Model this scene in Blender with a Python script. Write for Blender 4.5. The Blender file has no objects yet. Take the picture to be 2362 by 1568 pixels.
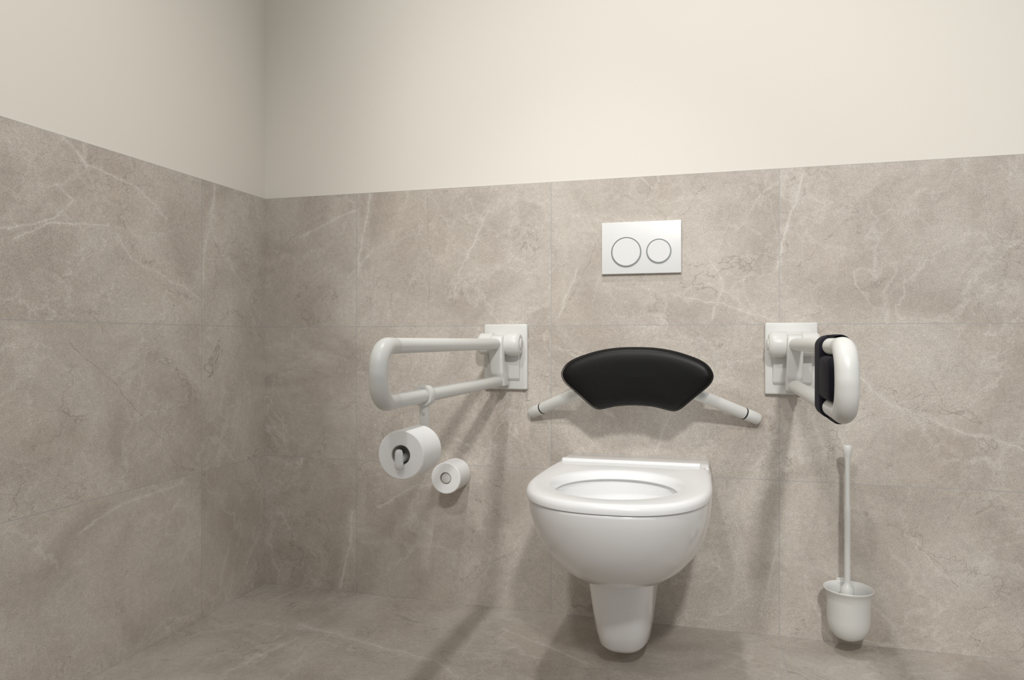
import bpy, bmesh, math
from mathutils import Vector, Matrix
PI = math.pi
sc = bpy.context.scene
C = sc.collection
try:
    sc.view_settings.view_transform = 'Standard'
except Exception:
    pass

# ------------------------------------------------------------ camera
YAW = math.radians(15.54)
CAM = Vector((1.519, -2.230, 0.855))
cd = bpy.data.cameras.new('camera'); cam = bpy.data.objects.new('camera', cd); C.objects.link(cam)
cam.location = CAM; cam.rotation_euler = (PI/2, 0, YAW)
cd.sensor_width = 36; cd.lens = 1679/2362*36; cd.clip_start = .02
sc.camera = cam
def ray(px, py):
    u = (px-1181)/1679; v = (784-py)/1679
    return Vector((-math.sin(YAW)+u*math.cos(YAW), math.cos(YAW)+u*math.sin(YAW), v))
def on_back(px, py):
    d = ray(px, py); t = -CAM.y/d.y; p = CAM+d*t; return (p.x, p.z)
def on_left(px, py):
    d = ray(px, py); t = -CAM.x/d.x; p = CAM+d*t; return (p.y, p.z)
def on_floor(px, py):
    d = ray(px, py); t = -CAM.z/d.z; p = CAM+d*t; return (p.x, p.y)

# ------------------------------------------------------------ materials
def mat(name, col, rough=.4, metal=0, coat=0, bump=0, var=.03, scale=30, spec=.5):
    m = bpy.data.materials.new(name); m.use_nodes = True
    N = m.node_tree.nodes; L = m.node_tree.links; b = N['Principled BSDF']
    b.inputs['Roughness'].default_value = rough; b.inputs['Metallic'].default_value = metal
    b.inputs['Coat Weight'].default_value = coat; b.inputs['Coat Roughness'].default_value = .08
    b.inputs['Specular IOR Level'].default_value = spec
    tc = N.new('ShaderNodeTexCoord'); nz = N.new('ShaderNodeTexNoise')
    nz.inputs['Scale'].default_value = scale; L.new(tc.outputs['Object'], nz.inputs['Vector'])
    mx = N.new('ShaderNodeMix'); mx.data_type = 'RGBA'
    mx.inputs[6].default_value = (*[c*(1-var) for c in col], 1); mx.inputs[7].default_value = (*[min(1, c*(1+var)) for c in col], 1)
    L.new(nz.outputs['Fac'], mx.inputs[0]); L.new(mx.outputs[2], b.inputs['Base Color'])
    if bump:
        bp = N.new('ShaderNodeBump'); bp.inputs['Strength'].default_value = bump; bp.inputs['Distance'].default_value = .001
        n2 = N.new('ShaderNodeTexNoise'); n2.inputs['Scale'].default_value = 400; L.new(tc.outputs['Object'], n2.inputs['Vector'])
        L.new(n2.outputs['Fac'], bp.inputs['Height']); L.new(bp.outputs['Normal'], b.inputs['Normal'])
    return m

def stone(name, axes, grid, light_veins, dark_veins, gain=1.0):
    """large stone tiles; axes = the two world axes of the surface; grid = (a0, width, b0, height)"""
    m = bpy.data.materials.new(name); m.use_nodes = True
    N = m.node_tree.nodes; L = m.node_tree.links; bs = N['Principled BSDF']
    def new(t, **k):
        n = N.new(t)
        for a, v in k.items(): setattr(n, a, v)
        return n
    def put(sock, v):
        if isinstance(v, bpy.types.NodeSocket): L.new(v, sock)
        else: sock.default_value = v
    def M(op, a, b=0.0, clamp=False):
        n = new('ShaderNodeMath', operation=op, use_clamp=clamp); put(n.inputs[0], a); put(n.inputs[1], b); return n.outputs[0]
    def V(op, a, b=(0, 0, 0)):
        n = new('ShaderNodeVectorMath', operation=op); put(n.inputs[0], a)
        if op == 'SCALE': put(n.inputs['Scale'], b)
        elif op != 'LENGTH': put(n.inputs[1], b)
        return n.outputs['Value'] if op in ('LENGTH', 'DOT_PRODUCT') else n.outputs['Vector']
    def noise(vec, scale, detail=2, rough=.5, dist=0, out='Fac'):
        n = new('ShaderNodeTexNoise'); put(n.inputs['Vector'], vec); n.inputs['Scale'].default_value = scale
        n.inputs['Detail'].default_value = detail; n.inputs['Roughness'].default_value = rough; n.inputs['Distortion'].default_value = dist
        return n.outputs[out]
    def ramp(v, a, b, lo=0.0, hi=1.0):
        n = new('ShaderNodeMapRange', interpolation_type='SMOOTHSTEP'); put(n.inputs[0], v)
        n.inputs[1].default_value = a; n.inputs[2].default_value = b; n.inputs[3].default_value = lo; n.inputs[4].default_value = hi
        return n.outputs[0]
    def mixc(f, a, b, blend='MIX'):
        n = new('ShaderNodeMix', data_type='RGBA', blend_type=blend); put(n.inputs[0], f); put(n.inputs[6], a); put(n.inputs[7], b); return n.outputs[2]
    geo = new('ShaderNodeNewGeometry'); sep = new('ShaderNodeSeparateXYZ'); L.new(geo.outputs['Position'], sep.inputs[0])
    cmb = new('ShaderNodeCombineXYZ'); L.new(sep.outputs[axes[0]], cmb.inputs[0]); L.new(sep.outputs[axes[1]], cmb.inputs[1])
    P = cmb.outputs[0]; A = sep.outputs[axes[0]]; B = sep.outputs[axes[1]]
    a0, w, b0, h = grid
    ga = M('DIVIDE', M('SUBTRACT', A, a0), w); gb = M('DIVIDE', M('SUBTRACT', B, b0), h)
    ia = M('FLOOR', ga); ib = M('FLOOR', gb)
    idc = new('ShaderNodeCombineXYZ'); L.new(ia, idc.inputs[0]); L.new(ib, idc.inputs[1]); idc.inputs[2].default_value = len(name)*1.7
    wn = new('ShaderNodeTexWhiteNoise', noise_dimensions='3D'); L.new(idc.outputs[0], wn.inputs['Vector'])
    T = V('ADD', P, V('SCALE', wn.outputs['Color'], 9.0))
    # base
    big = noise(P, 3.4, 9, .64, .9)
    base = mixc(ramp(big, .32, .68), (.440*gain, .392*gain, .343*gain, 1), (.580*gain, .532*gain, .475*gain, 1))
    warm = ramp(noise(P, 2.6, 5, .58, .5), .50, .70, 0, .40)
    base = mixc(warm, base, (.500*gain, .428*gain, .358*gain, 1))
    # grain
    g1 = ramp(noise(T, 330, 4, .75), .34, .66, .84, 1.16)
    g2 = ramp(noise(T, 75, 6, .8), .3, .7, .92, 1.08)
    grain = M('MULTIPLY', g1, g2)
    # network of veins
    D = V('ADD', T, V('SCALE', V('SUBTRACT', noise(T, 5, 6, .65, 0, 'Color'), (.5, .5, .5)), .26))
    def net(scale, width, mscale, m0, m1, amt):
        vo = new('ShaderNodeTexVoronoi', feature='DISTANCE_TO_EDGE'); L.new(D, vo.inputs['Vector']); vo.inputs['Scale'].default_value = scale
        e = ramp(vo.outputs['Distance'], 0, width, 1, 0)
        return M('MULTIPLY', M('MULTIPLY', e, ramp(noise(T, mscale, 3), m0, m1)), amt)
    def ridge(off, scale, width, mscale, m0, m1, amt, dist=.6):
        q = V('ADD', T, (off, off*.7, off*1.3))
        n = noise(q, scale, 5, .55, dist)
        e = ramp(M('ABSOLUTE', M('SUBTRACT', n, .5)), 0, width, 1, 0)
        return M('MULTIPLY', M('MULTIPLY', e, ramp(noise(q, mscale, 3), m0, m1)), amt)
    v1 = net(3.2, .036, 3.0, .41, .64, .38)
    v2 = net(8.5, .07, 4.0, .42, .65, .25)
    wide = net(2.3, .34, 2.2, .38, .68, .30)
    cr = net(5.0, .014, 3.4, .51, .63, .46)
    r1 = ridge(3.1, 2.0, .010, 2.4, .39, .59, .38)
    r2 = ridge(7.7, 4.5, .018, 3.0, .42, .62, .26, .9)
    r3 = ridge(12.3, 2.6, .005, 2.6, .46, .60, .46, .9)
    # individual veins
    PD = V('ADD', P, V('SCALE', V('SUBTRACT', noise(P, 9, 6, .65, 0, 'Color'), (.5, .5, .5)), .045))
    wob = ramp(noise(P, 28, 3), .3, .75, .45, 1.5)
    def veins(lst):
        cur = None
        for wd, pts in lst:
            for p, q in zip(pts[:-1], pts[1:]):
                dx, dy = q[0]-p[0], q[1]-p[1]; l2 = dx*dx+dy*dy+1e-9
                s = V('SUBTRACT', PD, (p[0], p[1], 0))
                t = M('MULTIPLY', V('DOT_PRODUCT', s, (dx/l2, dy/l2, 0)), 1.0, True)
                r = V('SUBTRACT', s, V('SCALE', (dx, dy, 0), t))
                rr = V('MULTIPLY', r, (1, 1, 0))
                d = M('DIVIDE', V('LENGTH', rr), wd)
                cur = d if cur is None else M('MINIMUM', cur, d)
        return M('DIVIDE', cur, wob)
    hi = (.70*gain, .66*gain, .605*gain, 1); dk = (.25*gain, .205*gain, .168*gain, 1)
    col = mixc(wide, base, hi); col = mixc(v2, col, hi); col = mixc(r2, col, hi); col = mixc(v1, col, hi); col = mixc(r1, col, hi)
    col = mixc(cr, col, dk); col = mixc(r3, col, dk)
    if light_veins:
        lv = veins(light_veins)
        col = mixc(ramp(lv, .3, 6, .25, 0), col, hi)
        col = mixc(ramp(lv, .2, 1.15, .60, 0), col, hi)
    if dark_veins:
        col = mixc(ramp(veins(dark_veins), .2, 1.0, .5, 0), col, dk)
    gr = new('ShaderNodeCombineXYZ')
    for i in range(3): L.new(grain, gr.inputs[i])
    col = mixc(1.0, col, gr.outputs[0], 'MULTIPLY')
    # joints
    def joint(g, size):
        f = M('FRACT', g); d = M('MINIMUM', f, M('SUBTRACT', 1.0, f))
        return M('LESS_THAN', M('MULTIPLY', d, size), .0011)
    jt = M('MAXIMUM', joint(ga, w), joint(gb, h))
    col = mixc(M('MULTIPLY', jt, .7), col, (.37, .385, .39, 1))
    L.new(col, bs.inputs['Base Color'])
    bs.inputs['Roughness'].default_value = .55; bs.inputs['Specular IOR Level'].default_value = .35
    bp = new('ShaderNodeBump'); bp.inputs['Strength'].default_value = .12; bp.inputs['Distance'].default_value = .001
    L.new(grain, bp.inputs['Height']); L.new(bp.outputs['Normal'], bs.inputs['Normal'])
    return m

def pv(f, wd, *pts): return (wd, [f(*p) for p in pts])
bk_l = [pv(on_back, .0042, (852, 448), (845, 520), (828, 590), (822, 640)),
        pv(on_back, .0025, (860, 575), (800, 640)),
        pv(on_back, .0042, (1852, 400), (1832, 480), (1808, 560), (1797, 620)),
        pv(on_back, .002, (690, 548), (815, 490)),
        pv(on_back, .002, (1130, 480), (1080, 580), (1060, 640)),
        pv(on_back, .002, (1640, 735), (1665, 660), (1640, 600)),
        pv(on_back, .0045, (812, 1180), (808, 1250), (785, 1350)),
        pv(on_back, .0045, (1797, 1230), (1780, 1320), (1755, 1420)),
        pv(on_back, .002, (1550, 680), (1660, 700), (1780, 735)),
        pv(on_back, .0028, (1980, 870), (2060, 940), (2240, 1000), (2362, 1035)),
        pv(on_back, .002, (870, 1170), (960, 1120), (1110, 1110)),
        pv(on_back, .002, (1540, 960), (1510, 1040)),
        pv(on_back, .0018, (1330, 620), (1290, 730))]
bk_d = [pv(on_back, .0016, (1375, 560), (1340, 640), (1300, 720)),
        pv(on_back, .0016, (2140, 870), (2180, 940), (2260, 975)),
        pv(on_back, .0016, (2110, 1250), (2160, 1290), (2210, 1350)),
        pv(on_back, .0010, (985, 450), (992, 600), (988, 740))]
lf_l = [pv(on_left, .0050, (495, 425), (490, 500), (472, 580), (468, 650)),
        pv(on_left, .0025, (120, 285), (200, 380), (330, 440), (380, 505)),
        pv(on_left, .002, (0, 525), (130, 510), (165, 460), (130, 420)),
        pv(on_left, .002, (270, 540), (310, 600), (420, 660), (462, 690)),
        pv(on_left, .002, (250, 520), (110, 520), (30, 550)),
        pv(on_left, .002, (180, 1230), (280, 1160), (420, 1110))]
lf_d = [pv(on_left, .0016, (160, 790), (270, 890), (320, 950), (380, 1020))]
fl_l = [pv(on_floor, .0055, (690, 1440), (790, 1465), (880, 1495), (1000, 1520), (1060, 1560)),
        pv(on_floor, .004, (530, 1545), (600, 1510), (690, 1470)),
        pv(on_floor, .0025, (620, 1385), (700, 1355)),
        pv(on_floor, .0025, (1160, 1450), (1290, 1500), (1350, 1530))]
TW = .6732
m_back = stone('back_wall_stone', (0, 2), (.353, TW, 0, .45), bk_l, bk_d)
m_left = stone('left_wall_stone_tile', (1, 2), (-.330, TW, 0, .45), lf_l, lf_d)
m_floor = stone('floor_stone', (0, 1), (.353, TW*2, -.33, TW*1.5), fl_l, [], .84)
m_paint = mat('cream_paint', (.81, .775, .705), .8, var=.01, scale=2, bump=.05, spec=.2)
m_ceram = mat('white_ceramic', (.90, .908, .914), .18, coat=.5, var=.004)
m_seat = mat('white_seat_plastic', (.90, .908, .914), .25, coat=.2, var=.004)
m_plast = mat('offwhite_plastic', (.69, .695, .67), .36, var=.01)
m_plate = mat('plate_white', (.79, .80, .79), .35, var=.005)
m_chrome = mat('chrome', (.42, .45, .44), .25, 1)
m_black = mat('black_upholstery', (.0035, .0035, .0035), .42, bump=.15, spec=.25)
m_navy = mat('dark_navy_fabric', (.008, .008, .015), .7, bump=.3, spec=.2)
m_rubber = mat('black_rubber', (.01, .01, .01), .6)
m_paper = mat('paper_white', (.90, .905, .905), .9, bump=.3, spec=.1)
m_core = mat('core_card', (.55, .54, .51), .9)

# ------------------------------------------------------------ mesh helpers
def obj(name, bm, m, parent=None, sharp=38):
    bmesh.ops.recalc_face_normals(bm, faces=bm.faces)
    me = bpy.data.meshes.new(name); bm.to_mesh(me); bm.free()
    ms = m if isinstance(m, (list, tuple)) else [m]
    for q in ms: me.materials.append(q)
    me.shade_smooth(); me.set_sharp_from_angle(angle=math.radians(sharp))
    o = bpy.data.objects.new(name, me); C.objects.link(o)
    if parent:
        o.parent = parent
        if parent.type == 'EMPTY': o.matrix_parent_inverse = Matrix.Translation(-parent.location)
    return o
def thing(name, label, cat, loc, group=None):
    o = bpy.data.objects.new(name, None); C.objects.link(o); o.location = loc; o.empty_display_size = .05
    o['label'] = label; o['category'] = cat
    if group: o['group'] = group
    return o
def box(bm, x0, x1, y0, y1, z0, z1, bev=0, seg=3, mi=0):
    t = bmesh.new(); bmesh.ops.create_cube(t, size=1)
    for v in t.verts:
        v.co = Vector(((x0+x1)/2+v.co.x*(x1-x0), (y0+y1)/2+v.co.y*(y1-y0), (z0+z1)/2+v.co.z*(z1-z0)))
    if bev: bmesh.ops.bevel(t, geom=t.edges[:], offset=bev, segments=seg, profile=.5, affect='EDGES')
    me = bpy.data.meshes.new('t'); t.to_mesh(me); t.free(); n = len(bm.faces); bm.from_mesh(me); bpy.data.meshes.remove(me)
    bm.faces.ensure_lookup_table()
    for f in bm.faces[n:]: f.material_index = mi
    return bm
def loft(bm, rings, cap0=True, cap1=True, close=False):
    vr = [[bm.verts.new(p) for p in r] for r in rings]
    n = len(vr[0]); pairs = list(zip(vr[:-1], vr[1:]))
    if close: pairs.append((vr[-1], vr[0]))
    for a, b in pairs:
        for i in range(n):
            j = (i+1) % n; bm.faces.new((a[i], a[j], b[j], b[i]))
    if not close:
        for r, c in ((vr[0], cap0), (vr[-1], cap1)):
            if c == 'fan':
                ct = bm.verts.new(sum((v.co for v in r), Vector())/n)
                for i in range(n): bm.faces.new((r[i], r[(i+1) % n], ct))
            elif c: bm.faces.new(r)
    return bm
def lathe(bm, prof, origin, axis='Z', n=48, close=False, cap0=True, cap1=True):
    rings = []
    for r, h in prof:
        ring = []
        for i in range(n):
            a = 2*PI*i/n; c, s = r*math.cos(a), r*math.sin(a)
            p = {'Z': (c, s, h), 'Y': (c, h, s), 'X': (h, c, s)}[axis]
            ring.append(Vector(origin)+Vector(p))
        rings.append(ring)
    return loft(bm, rings, cap0, cap1, close)
def fillet(pts, rad, n=10):
    pts = [Vector(p) for p in pts]; out = [pts[0]]
    for i in range(1, len(pts)-1):
        p = pts[i]; a = (pts[i-1]-p).normalized(); b = (pts[i+1]-p).normalized()
        ang = a.angle(b)
        if ang > PI-.12: out.append(p); continue
        d = rad/math.tan(ang/2); s, e = p+a*d, p+b*d
        c = p+(a+b).normalized()*(rad/math.sin(ang/2)); v0, v1 = s-c, e-c; tot = v0.angle(v1); ax = v0.cross(v1).normalized()
        for k in range(n+1): out.append(c+Matrix.Rotation(tot*k/n, 3, ax) @ v0)
    out.append(pts[-1]); return out
def tube(bm, path, r, n=28, caps=True, rnd=0):
    path = [Vector(p) for p in path]; rad = r if callable(r) else (lambda t: r)
    T = []
    for i in range(len(path)):
        a = path[max(0, i-1)]; b = path[min(len(path)-1, i+1)]; T.append((b-a).normalized())
    up = Vector((0, 0, 1)) if abs(T[0].z) < .9 else Vector((1, 0, 0))
    N0 = (up-T[0]*up.dot(T[0])).normalized(); rings = []
    def ring(p, t, nn, rr):
        bb = t.cross(nn); return [p+(nn*math.cos(2*PI*i/n)+bb*math.sin(2*PI*i/n))*rr for i in range(n)]
    m = len(path)-1
    for i, p in enumerate(path):
        if i: N0 = (N0-T[i]*N0.dot(T[i])).normalized()
        rr = rad(i/m)
        if rnd and i == 0:
            rings.append(ring(p, T[i], N0, rr-rnd)); rings.append(ring(p+T[i]*rnd*.3, T[i], N0, rr-rnd*.3)); rings.append(ring(p+T[i]*rnd, T[i], N0, rr))
        elif rnd and i == m:
            rings.append(ring(p-T[i]*rnd, T[i], N0, rr)); rings.append(ring(p-T[i]*rnd*.3, T[i], N0, rr-rnd*.3)); rings.append(ring(p, T[i], N0, rr-rnd))
        else: rings.append(ring(p, T[i], N0, rr))
    return loft(bm, rings, caps, caps)
def prism_x(bm, poly, x0, x1, bev=.003):
    """poly in (y,z), extruded along x"""
    t = bmesh.new(); a = [t.verts.new((x0, y, z)) for y, z in poly]; b = [t.verts.new((x1, y, z)) for y, z in poly]
    n = len(a); t.faces.new(a); t.faces.new(b[::-1])
    for i in range(n): t.faces.new((a[i], a[(i+1) % n], b[(i+1) % n], b[i]))
    bmesh.ops.recalc_face_normals(t, faces=t.faces)
    if bev: bmesh.ops.bevel(t, geom=t.edges[:], offset=bev, segments=3, profile=.5, affect='EDGES')
    me = bpy.data.meshes.new('t'); t.to_mesh(me); t.free(); bm.from_mesh(me); bpy.data.meshes.remove(me); return bm

# ------------------------------------------------------------ the room
TOP = 1.35; HZ = 2.7
def struct(name, bm, ms):
    o = obj(name, bm, ms, sharp=20); o['kind'] = 'structure'; return o
bm = bmesh.new(); box(bm, 0, 3.4, 0, .12, 0, TOP); box(bm, -.003, 3.4, .003, .12, TOP, HZ, mi=1); struct('wall_back', bm, [m_back, m_paint])
bm = bmesh.new(); box(bm, -.12, 0, -3.4, .12, 0, TOP); box(bm, -.12, -.003, -3.4, .12, TOP, HZ, mi=1); struct('wall_left', bm, [m_left, m_paint])
bm = bmesh.new(); box(bm, -.12, 3.4, -3.4, .12, -.1, 0); struct('floor', bm, m_floor)

XC = 1.304
# ------------------------------------------------------------ toilet
TX = 1.294
def dpoly(hwb, hwf, y0, L, p, yb=0.0, n=60, rc=0.0):
    """closed plan outline of a D shape; y given as distance from the wall"""
    lf = [(-hwb+rc, yb), (-hwb+rc*.3, yb+rc*.3), (-hwb, yb+rc)] if rc else [(-hwb, yb)]
    for k in range(1, 10): lf.append((-(hwb+(hwf-hwb)*math.sin(k/10*PI/2)), yb+rc+(y0-yb-rc)*k/10))
    half = []
    for k in range(n+1):
        a = PI/2*k/n; half.append((hwf*math.cos(a)**(2/p) if k < n else 0, y0+(L-y0)*math.sin(a)**(2/p)))
    return lf + [(-x, y) for x, y in half] + [(x, y) for x, y in half[-2::-1]] + [(-x, y) for x, y in lf[::-1]]
def polar(poly, cy, N=128):
    """resample by angle round (0, cy)"""
    out = []
    n = len(poly)
    for i in range(N):
        a = 2*PI*(i+.5)/N; dx, dy = math.cos(a), math.sin(a); best = None
        for k in range(n):
            x1, y1 = poly[k]; x2, y2 = poly[(k+1) % n]; y1 -= cy; y2 -= cy
            ex, ey = x2-x1, y2-y1; den = dx*ey-dy*ex
            if abs(den) < 1e-12: continue
            t = (x1*ey-y1*ex)/den; s = (x1*dy-y1*dx)/den
            if t > 0 and -1e-6 <= s <= 1+1e-6 and (best is None or t > best): best = t
        out.append((dx*best, cy+dy*best))
    return out
def R3(poly, z, dx=0): return [Vector((TX+dx+x, -y, z)) for x, y in poly]
tl = thing('toilet', 'white wall-hung toilet bowl with open ring seat under the black back pad', 'toilet', (TX, 0, 0))
CY = .44
def el(hw, hl, cy, z, N=128, p=2.0):
    out = []
    for i in range(N):
        a = 2*PI*(i+.5)/N
        out.append((hw*math.copysign(abs(math.cos(a))**(2/p), math.cos(a)), cy+hl*math.copysign(abs(math.sin(a))**(2/p), math.sin(a))))
    return R3(out, z, -.005)
outer = [(.254, .083, .084, .24, .432, 2.3), (.255, .094, .098, .25, .456, 2.3), (.261, .106, .117, .26, .488, 2.2), (.276, .119, .139, .28, .530, 2.2),
         (.300, .138, .163, .30, .577, 2.2), (.330, .161, .184, .32, .620, 2.2), (.360, .181, .199, .345, .650, 2.2), (.390, .196, .209, .365, .671, 2.25),
         (.420, .205, .2145, .38, .687, 2.3), (.450, .2085, .218, .395, .698, 2.35), (.478, .210, .2195, .40, .704, 2.4), (.484, .210, .2195, .40, .7035, 2.4), (.4855, .208, .2175, .40, .7015, 2.4)]
rings = [R3(polar(dpoly(a, b, y0, L, p), min(CY, L*.5+.05)), z) for z, a, b, y0, L, p in outer]
inner = [(.485, .155, .178, .463), (.478, .150, .173, .463), (.455, .150, .174, .463), (.42, .140, .162, .460), (.37, .114, .134, .448), (.33, .082, .096, .43), (.305, .05, .06, .41)]
rings += [el(a, b, cy, z) for z, a, b, cy in inner]
bm = bmesh.new(); loft(bm, rings, True, 'fan')
box(bm, TX-.207, TX+.211, -.172, 0, .40, .5055, .006)
obj('bowl', bm, m_ceram, tl, 50)
# shroud under the bowl
sh = [(.037, .022, .030, .18, .290, 2.4), (.040, .036, .050, .19, .322, 2.6), (.048, .046, .061, .20, .345, 2.8), (.062, .053, .068, .21, .362, 3.0), (.10, .062, .074, .22, .378, 3.1),
      (.15, .074, .079, .235, .394, 3.2), (.20, .089, .083, .25, .412, 3.2), (.268, .106, .089, .26, .436, 3.2)]
bm = bmesh.new(); loft(bm, [R3(polar(dpoly(a, b, y0, L, p), L*.5), z, -.009) for z, a, b, y0, L, p in sh]); obj('pedestal', bm, m_ceram, tl, 50)
# seat
def so(dx, dl, z, yb=.168): return R3(polar(dpoly(.209+dx, .220+dx, .42, .706+dl, 2.45, yb-dl, rc=.008), .465), z)
sr = [so(-.004, -.004, .4862), so(0, 0, .488), so(.0005, .0005, .496), so(-.002, -.002, .503), so(-.006, -.006, .5070), so(-.014, -.014, .5090),
      el(.166, .186, .465, .5090), el(.159, .178, .465, .5070), el(.154, .171, .465, .503), el(.149, .165, .465, .494), el(.147, .163, .465, .4885), el(.149, .165, .465, .4862)]
bm = bmesh.new(); loft(bm, sr, close=True); st = obj('seat', bm, m_seat, tl, 50)
bm = bmesh.new(); box(bm, TX-.198, TX+.188, -.173, -.150, .5050, .5155, .002); obj('hinge_cover', bm, m_seat, st)

# ------------------------------------------------------------ flush plate
fx = 1.3055
fp = thing('flush_plate', 'white rectangular dual flush plate with two round buttons set in the stone tiles', 'flush plate', (fx, 0, 1.134))
bm = bmesh.new(); box(bm, fx-.1185, fx+.1185, -.012, 0, 1.0555, 1.2125, .0015); obj('cover_plate', bm, m_plate, fp)
for bx, bz, r in ((1.2615, 1.1215, .0435), (1.3585, 1.1215, .0352)):
    bm = bmesh.new(); lathe(bm, [(r-.0015, -.0115), (r-.0015, -.0135), (r-.003, -.0145), (r-.008, -.0145)], (bx, 0, bz), 'Y', 64, cap1=True)
    b = obj('flush_button', bm, m_plate, fp, 30)
    bm = bmesh.new(); lathe(bm, [(r-.001, -.0115), (r-.001, -.0142), (r+.0018, -.0142), (r+.0022, -.0115)], (bx, 0, bz), 'Y', 64, close=True); obj('chrome_ring', bm, m_chrome, b, 30)

# ------------------------------------------------------------ hinged support rails
ZU, ZL, RT = .843, .728, .0165
def rail(X, s, label, dp=0):
    t = thing('hinged_support_rail', label, 'support rail', (X, 0, .802), 'hinged support rails beside the toilet')
    bm = bmesh.new(); box(bm, X+dp-.071, X+dp+.071, -.018, 0, .699, .905, .005); obj('wall_plate', bm, m_plast, t)
    bm = bmesh.new(); prism_x(bm, [(-.0175, .725), (-.028, .735), (-.036, .80), (-.040, .872), (-.0175, .88)], X-.052, X+.052, .003); obj('hinge_housing', bm, m_plast, t)
    cy, cz = -.062, .843
    bm = bmesh.new()
    lathe(bm, [(.020, -.068*s), (.029, -.066*s), (.033, -.060*s), (.034, -.021*s), (.030, -.020*s), (.030, .019*s), (.034, .020*s), (.0365, .030*s), (.0365, .052*s), (.034, .060*s), (.028, .066*s), (.020, .067*s)], (X, cy, cz), 'X', 56)
    hb = obj('hinge_barrel', bm, m_plast, t, 30)
    bm = bmesh.new(); lathe(bm, [(.017, .0655*s), (.017, .069*s), (.014, .0705*s)], (X, cy, cz), 'X', 40); obj('end_cap', bm, m_plast, hb, 30)
    bm = bmesh.new()
    prism_x(bm, [(-.075, .872), (-.108, .866), (-.116, .845), (-.112, .800), (-.102, .752), (-.090, .738), (-.085, .712), (-.030, .712), (-.030, .742), (-.055, .752), (-.070, .775), (-.076, .80)], X-.0205, X+.0205, .006)
    obj('pivot_link', bm, m_plast, t)
    bm = bmesh.new(); tube(bm, [(X, -.085, ZU), (X, -.86, ZU)], RT, rnd=.002); obj('upper_tube', bm, m_plast, t)
    bm = bmesh.new(); tube(bm, [(X, -.030, ZL), (X, -.86, ZL)], RT, rnd=.003); obj('lower_tube', bm, m_plast, t)
    YF = -.910
    path = fillet([(X, -.835, ZU), (X, YF+.004, ZU), (X, YF-.003, (ZU+ZL)/2), (X, YF+.004, ZL), (X, -.835, ZL)], .046)
    bm = bmesh.new(); tube(bm, path, lambda q: .0168+.0026*min(1, math.sin(PI*q)*2.2), 32, rnd=.0015); g = obj('front_bend', bm, m_plast, t, 45)
    return t
rail(XC-.426, 1, 'off-white hinged support rail carrying the toilet roll holder, left of the toilet', .004)
rail(XC+.428, -1, 'off-white hinged support rail with a dark pad near its front bend, above the toilet brush', -.002)
X = XC+.428
pd = thing('rail_pad', 'dark navy fabric pad strapped round both tubes of the support rail', 'pad', (X, -.76, .785))
def stadium(y, r, n=16):
    out = [Vector((X+r*math.cos(PI*k/n), y, ZU+r*math.sin(PI*k/n))) for k in range(n+1)]
    return out+[Vector((X-r*math.cos(PI*k/n), y, ZL-r*math.sin(PI*k/n))) for k in range(n+1)]
bm = bmesh.new()
loft(bm, [stadium(-.668, .0168), stadium(-.669, .0190), stadium(-.673, .0208), stadium(-.680, .0214), stadium(-.735, .0216), stadium(-.742, .0210), stadium(-.745, .0192), stadium(-.746, .0168)]); slv = obj('sleeve', bm, m_navy, pd, 70)
bm = bmesh.new()
prism_x(bm, [(-.70, .7448), (-.70, .8262), (-.85, .8262), (-.862, .81), (-.862, .76), (-.85, .7448)], X-.0212, X+.018, .010); obj('cushion', bm, m_navy, pd, 60)
for z, sg in ((ZU, 1), (ZL, -1)):
    bm = bmesh.new(); rings = []
    for k in range(25):
        a = math.radians(-55+(108+55)*k/24); c, s_ = math.cos(a), sg*math.sin(a)
        rings.append([Vector((X+r*c, y, z+r*s_)) for r, y in ((.0172, -.705), (.0205, -.698), (.0218, -.705), (.0224, -.78), (.0220, -.835), (.0205, -.842), (.0200, -.838), (.0172, -.78))])
    loft(bm, rings); obj('tube_cover', bm, m_navy, pd, 60)

# ------------------------------------------------------------ back support
bs = thing('back_support', 'black padded back rest on an angled white tube above the toilet', 'back rest', (XC, 0, .63))
W1 = Vector((XC-.336, -.0145, .627)); P1 = Vector((XC-.150, -.121, .710)); P2 = Vector((XC+.150, -.121, .710)); W2 = Vector((XC+.336, -.0145, .627))
bm = bmesh.new(); d1 = (P1-W1).normalized(); d2 = (P2-W2).normalized()
tube(bm, fillet([W1+d1*.048, P1, P2, W2+d2*.048], .05), .0170, 32); obj('support_tube', bm, m_plast, bs, 45)
for w, d in ((W1, d1), (W2, d2)):
    bm = bmesh.new(); tube(bm, [w, w+d*.046], .0174, 32, rnd=.0012); obj('wall_socket', bm, m_plast, bs, 45)
    bm = bmesh.new(); tube(bm, [w+d*.0455, w+d*.0495], .0176, 32); obj('sealing_ring', bm, m_rubber, bs, 45)
half = [(0, .077), (.05, .0755), (.10, .068), (.146, .055), (.180, .041), (.200, .026), (.211, .006), (.210, -.010), (.198, -.028), (.170, -.052), (.146, -.073), (.126, -.090), (.110, -.0975), (.092, -.0965), (.05, -.0875), (0, -.0845)]
cp = half+[(-x, z) for x, z in half[-2:0:-1]]
def catmull(p, k=5):
    out = []; n = len(p)
    for i in range(n):
        a, b, c, d = (Vector((*p[(i+j) % n], 0)) for j in (-1, 0, 1, 2))
        for q in range(k):
            t = q/k; v = .5*((2*b)+(c-a)*t+(2*a-5*b+4*c-d)*t*t+(3*b-a-3*c+d)*t**3); out.append((v.x*.988, v.y))
    return out
ol = catmull(cp); n = len(ol); nm = []
for i in range(n):
    a, b = ol[i-1], ol[(i+1) % n]; tx, tz = b[0]-a[0], b[1]-a[1]; l = math.hypot(tx, tz); nm.append((-tz/l, tx/l))
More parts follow.
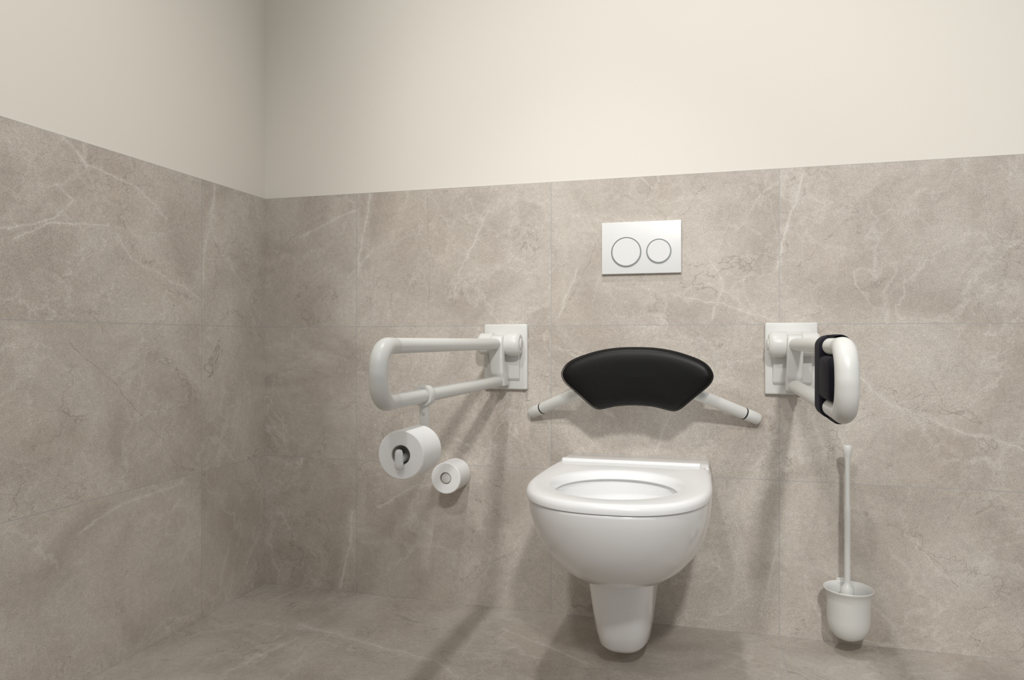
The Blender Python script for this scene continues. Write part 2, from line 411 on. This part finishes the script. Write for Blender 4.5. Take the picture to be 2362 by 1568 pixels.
if (ol[0][0]*nm[0][0]+ol[0][1]*nm[0][1]) < 0: nm = [(-a, -b) for a, b in nm]
def pr(ins, y, k=1.0):
    out = []
    for p, q in zip(ol, nm):
        x, z = (p[0]-q[0]*ins)*k, (p[1]-q[1]*ins)*k
        out.append(Vector((XC+.0025+x, y-.35*x*x, .757+z-.003*(1-k))))
    return out
bm = bmesh.new()
loft(bm, [pr(.022, -.139), pr(.010, -.1395), pr(.003, -.143), pr(0, -.150), pr(0, -.158), pr(.0025, -.166), pr(.007, -.1715), pr(.013, -.1745), pr(.022, -.1765), pr(.022, -.1778, .85), pr(.022, -.1785, .65), pr(.022, -.1788, .4), pr(.022, -.179, .2)], True, 'fan')
pad = obj('pad', bm, m_black, bs, 80)
bm = bmesh.new(); tube(bm, [v for v in pr(-.0002, -.1665)]+[pr(-.0002, -.1665)[0]], .0011, 8, caps=False); obj('piping', bm, m_black, pad, 60)

# ------------------------------------------------------------ rolls
def roll(x, y0, y1, z, r, rc, label):
    t = thing('toilet_roll', label, 'toilet roll', (x, (y0+y1)/2, z), 'toilet rolls')
    bm = bmesh.new(); lathe(bm, [(rc+.0012, y0), (r-.002, y0), (r, y0-.002), (r, y1+.002), (r-.002, y1), (rc+.0012, y1)], (x, 0, z), 'Y', 72, close=True); obj('paper', bm, m_paper, t)
    bm = bmesh.new(); lathe(bm, [(rc, y0-.0005), (rc+.0011, y0-.0005), (rc+.0011, y1+.0005), (rc, y1+.0005)], (x, 0, z), 'Y', 48, close=True); obj('core', bm, m_core, t)
    return t
XR = XC-.426; YC = -.676
roll(XR, -.703, -.805, .611, .0525, .0205, 'white toilet roll hanging below the support rail')
roll(.712, -.003, -.100, .424, .0485, .0178, 'spare white toilet roll on a peg fixed to the wall')
hd = thing('toilet_roll_holder', 'off-white roll holder clamped round the lower tube of the support rail', 'roll holder', (XR, YC, .70))
bm = bmesh.new(); lathe(bm, [(.0170, -.013), (.0235, -.013), (.0250, -.010), (.0250, .010), (.0235, .013), (.0170, .013)], (XR, YC, ZL), 'Y', 48, close=True); obj('clamp_collar', bm, m_plast, hd, 30)
bm = bmesh.new(); box(bm, XR-.010, XR+.010, YC-.0055, YC+.0055, .600, .706, .002); stem = obj('stem', bm, m_plast, hd)
bm = bmesh.new(); lathe(bm, [(.0045, YC-.0050), (.0045, YC-.0062), (.0035, YC-.0066)], (XR, 0, .686), 'Y', 24); obj('screw', bm, m_core, stem)
bm = bmesh.new(); tube(bm, [(XR, YC, .6025), (XR, -.812, .6025)], .0085, 24); sp_ = obj('spindle', bm, m_plast, hd, 60)
bm = bmesh.new(); lathe(bm, [(.002, .581), (.006, .5825), (.0088, .587), (.0095, .594), (.0085, .606), (.0085, .616), (.0065, .6225), (.002, .6245)], (XR, -.815, 0), 'Z', 32); obj('retaining_tip', bm, m_plate, sp_, 60)
sp = thing('spare_roll_peg', 'off-white wall peg filling the core of the spare roll', 'roll peg', (.712, 0, .424))
bm = bmesh.new(); lathe(bm, [(.0163, 0), (.0163, -.094), (.0155, -.0965), (.0145, -.097)], (.712, 0, .424), 'Y', 40); obj('peg', bm, m_plast, sp, 40)
bm = bmesh.new(); lathe(bm, [(.022, 0), (.022, -.002), (.017, -.0025)], (.712, 0, .424), 'Y', 40); obj('wall_disc', bm, m_plast, sp, 40)

# ------------------------------------------------------------ toilet brush and its holder
bx, by = 1.870, -.080
ho = thing('toilet_brush_holder', 'off-white wall-mounted cup with a flared rim, holding the toilet brush', 'brush holder', (bx, by, .04))
op = [(.010, .0405), (.024, .043), (.038, .050), (.049, .062), (.0555, .078), (.058, .096), (.0585, .150), (.060, .163), (.064, .172), (.068, .177), (.0685, .1795), (.067, .181),
      (.061, .177), (.0565, .168), (.0555, .150), (.055, .098), (.050, .074), (.036, .055), (.01, .047)]
bm = bmesh.new(); lathe(bm, [(r*.94, z+.002) for r, z in op], (bx, by, 0), 'Z', 72, cap0=True, cap1=True); obj('cup', bm, m_plast, ho, 60)
bm = bmesh.new(); box(bm, bx-.022, bx+.014, -.028, 0, .120, .184, .004); box(bm, bx-.018, bx+.010, -.012, 0, .10, .186, .003); obj('wall_bracket', bm, m_plast, ho)
br = thing('toilet_brush', 'off-white toilet brush with a long slim upright handle standing in its cup', 'toilet brush', (bx, by, .05))
hp = [(.004, .140), (.030, .141), (.033, .148), (.020, .153), (.017, .170), (.0165, .182), (.010, .190), (.0080, .200), (.0078, .30), (.0080, .385), (.0085, .400), (.0065, .408), (.0060, .48), (.0062, .525), (.0090, .541), (.0120, .553), (.0125, .566), (.0112, .569)]
bm = bmesh.new(); lathe(bm, hp, (bx-.003, by, 0), 'Z', 40); obj('handle', bm, m_plast, br, 50)
bm = bmesh.new()
hr = []
for k in range(24):
    z = .060+k*.0034; hr.append((.026 if k % 2 else .034, z))
lathe(bm, hr, (bx-.003, by, 0), 'Z', 40); obj('bristle_head', bm, m_paper, br, 30)

# ------------------------------------------------------------ light
w = bpy.data.worlds.new('world'); sc.world = w; w.use_nodes = True
w.node_tree.nodes['Background'].inputs[0].default_value = (1, .985, .965, 1); w.node_tree.nodes['Background'].inputs[1].default_value = .42
def spot(loc, tgt, deg, blend, rad, e, col=(1, .98, .95)):
    l = bpy.data.lights.new('key_or_fill_spot', 'SPOT'); l.spot_size = math.radians(deg); l.spot_blend = blend; l.shadow_soft_size = rad; l.energy = e; l.color = col
    o = bpy.data.objects.new('key_or_fill_spot', l); C.objects.link(o); o.location = loc
    o.rotation_euler = (Vector(tgt)-Vector(loc)).to_track_quat('-Z', 'Y').to_euler(); return o
spot((1.08, -.95, 3.0), (1.25, -.50, 0), 58, .8, .05, 66)
spot((1.95, -3.0, 2.45), (1.95, 0, 1.60), 66, .5, .09, 182)  # back wall fill, cone shaped so brightness drops off toward the corner
spot((1.0, -2.7, 2.8), (1.45, 0, 1.05), 48, .8, .09, 80)
spot((1.9, -2.4, 2.6), (0, -1.55, 1.50), 64, .8, .08, 135)  # added fill for the left wall; cone edge stands in for corner shade
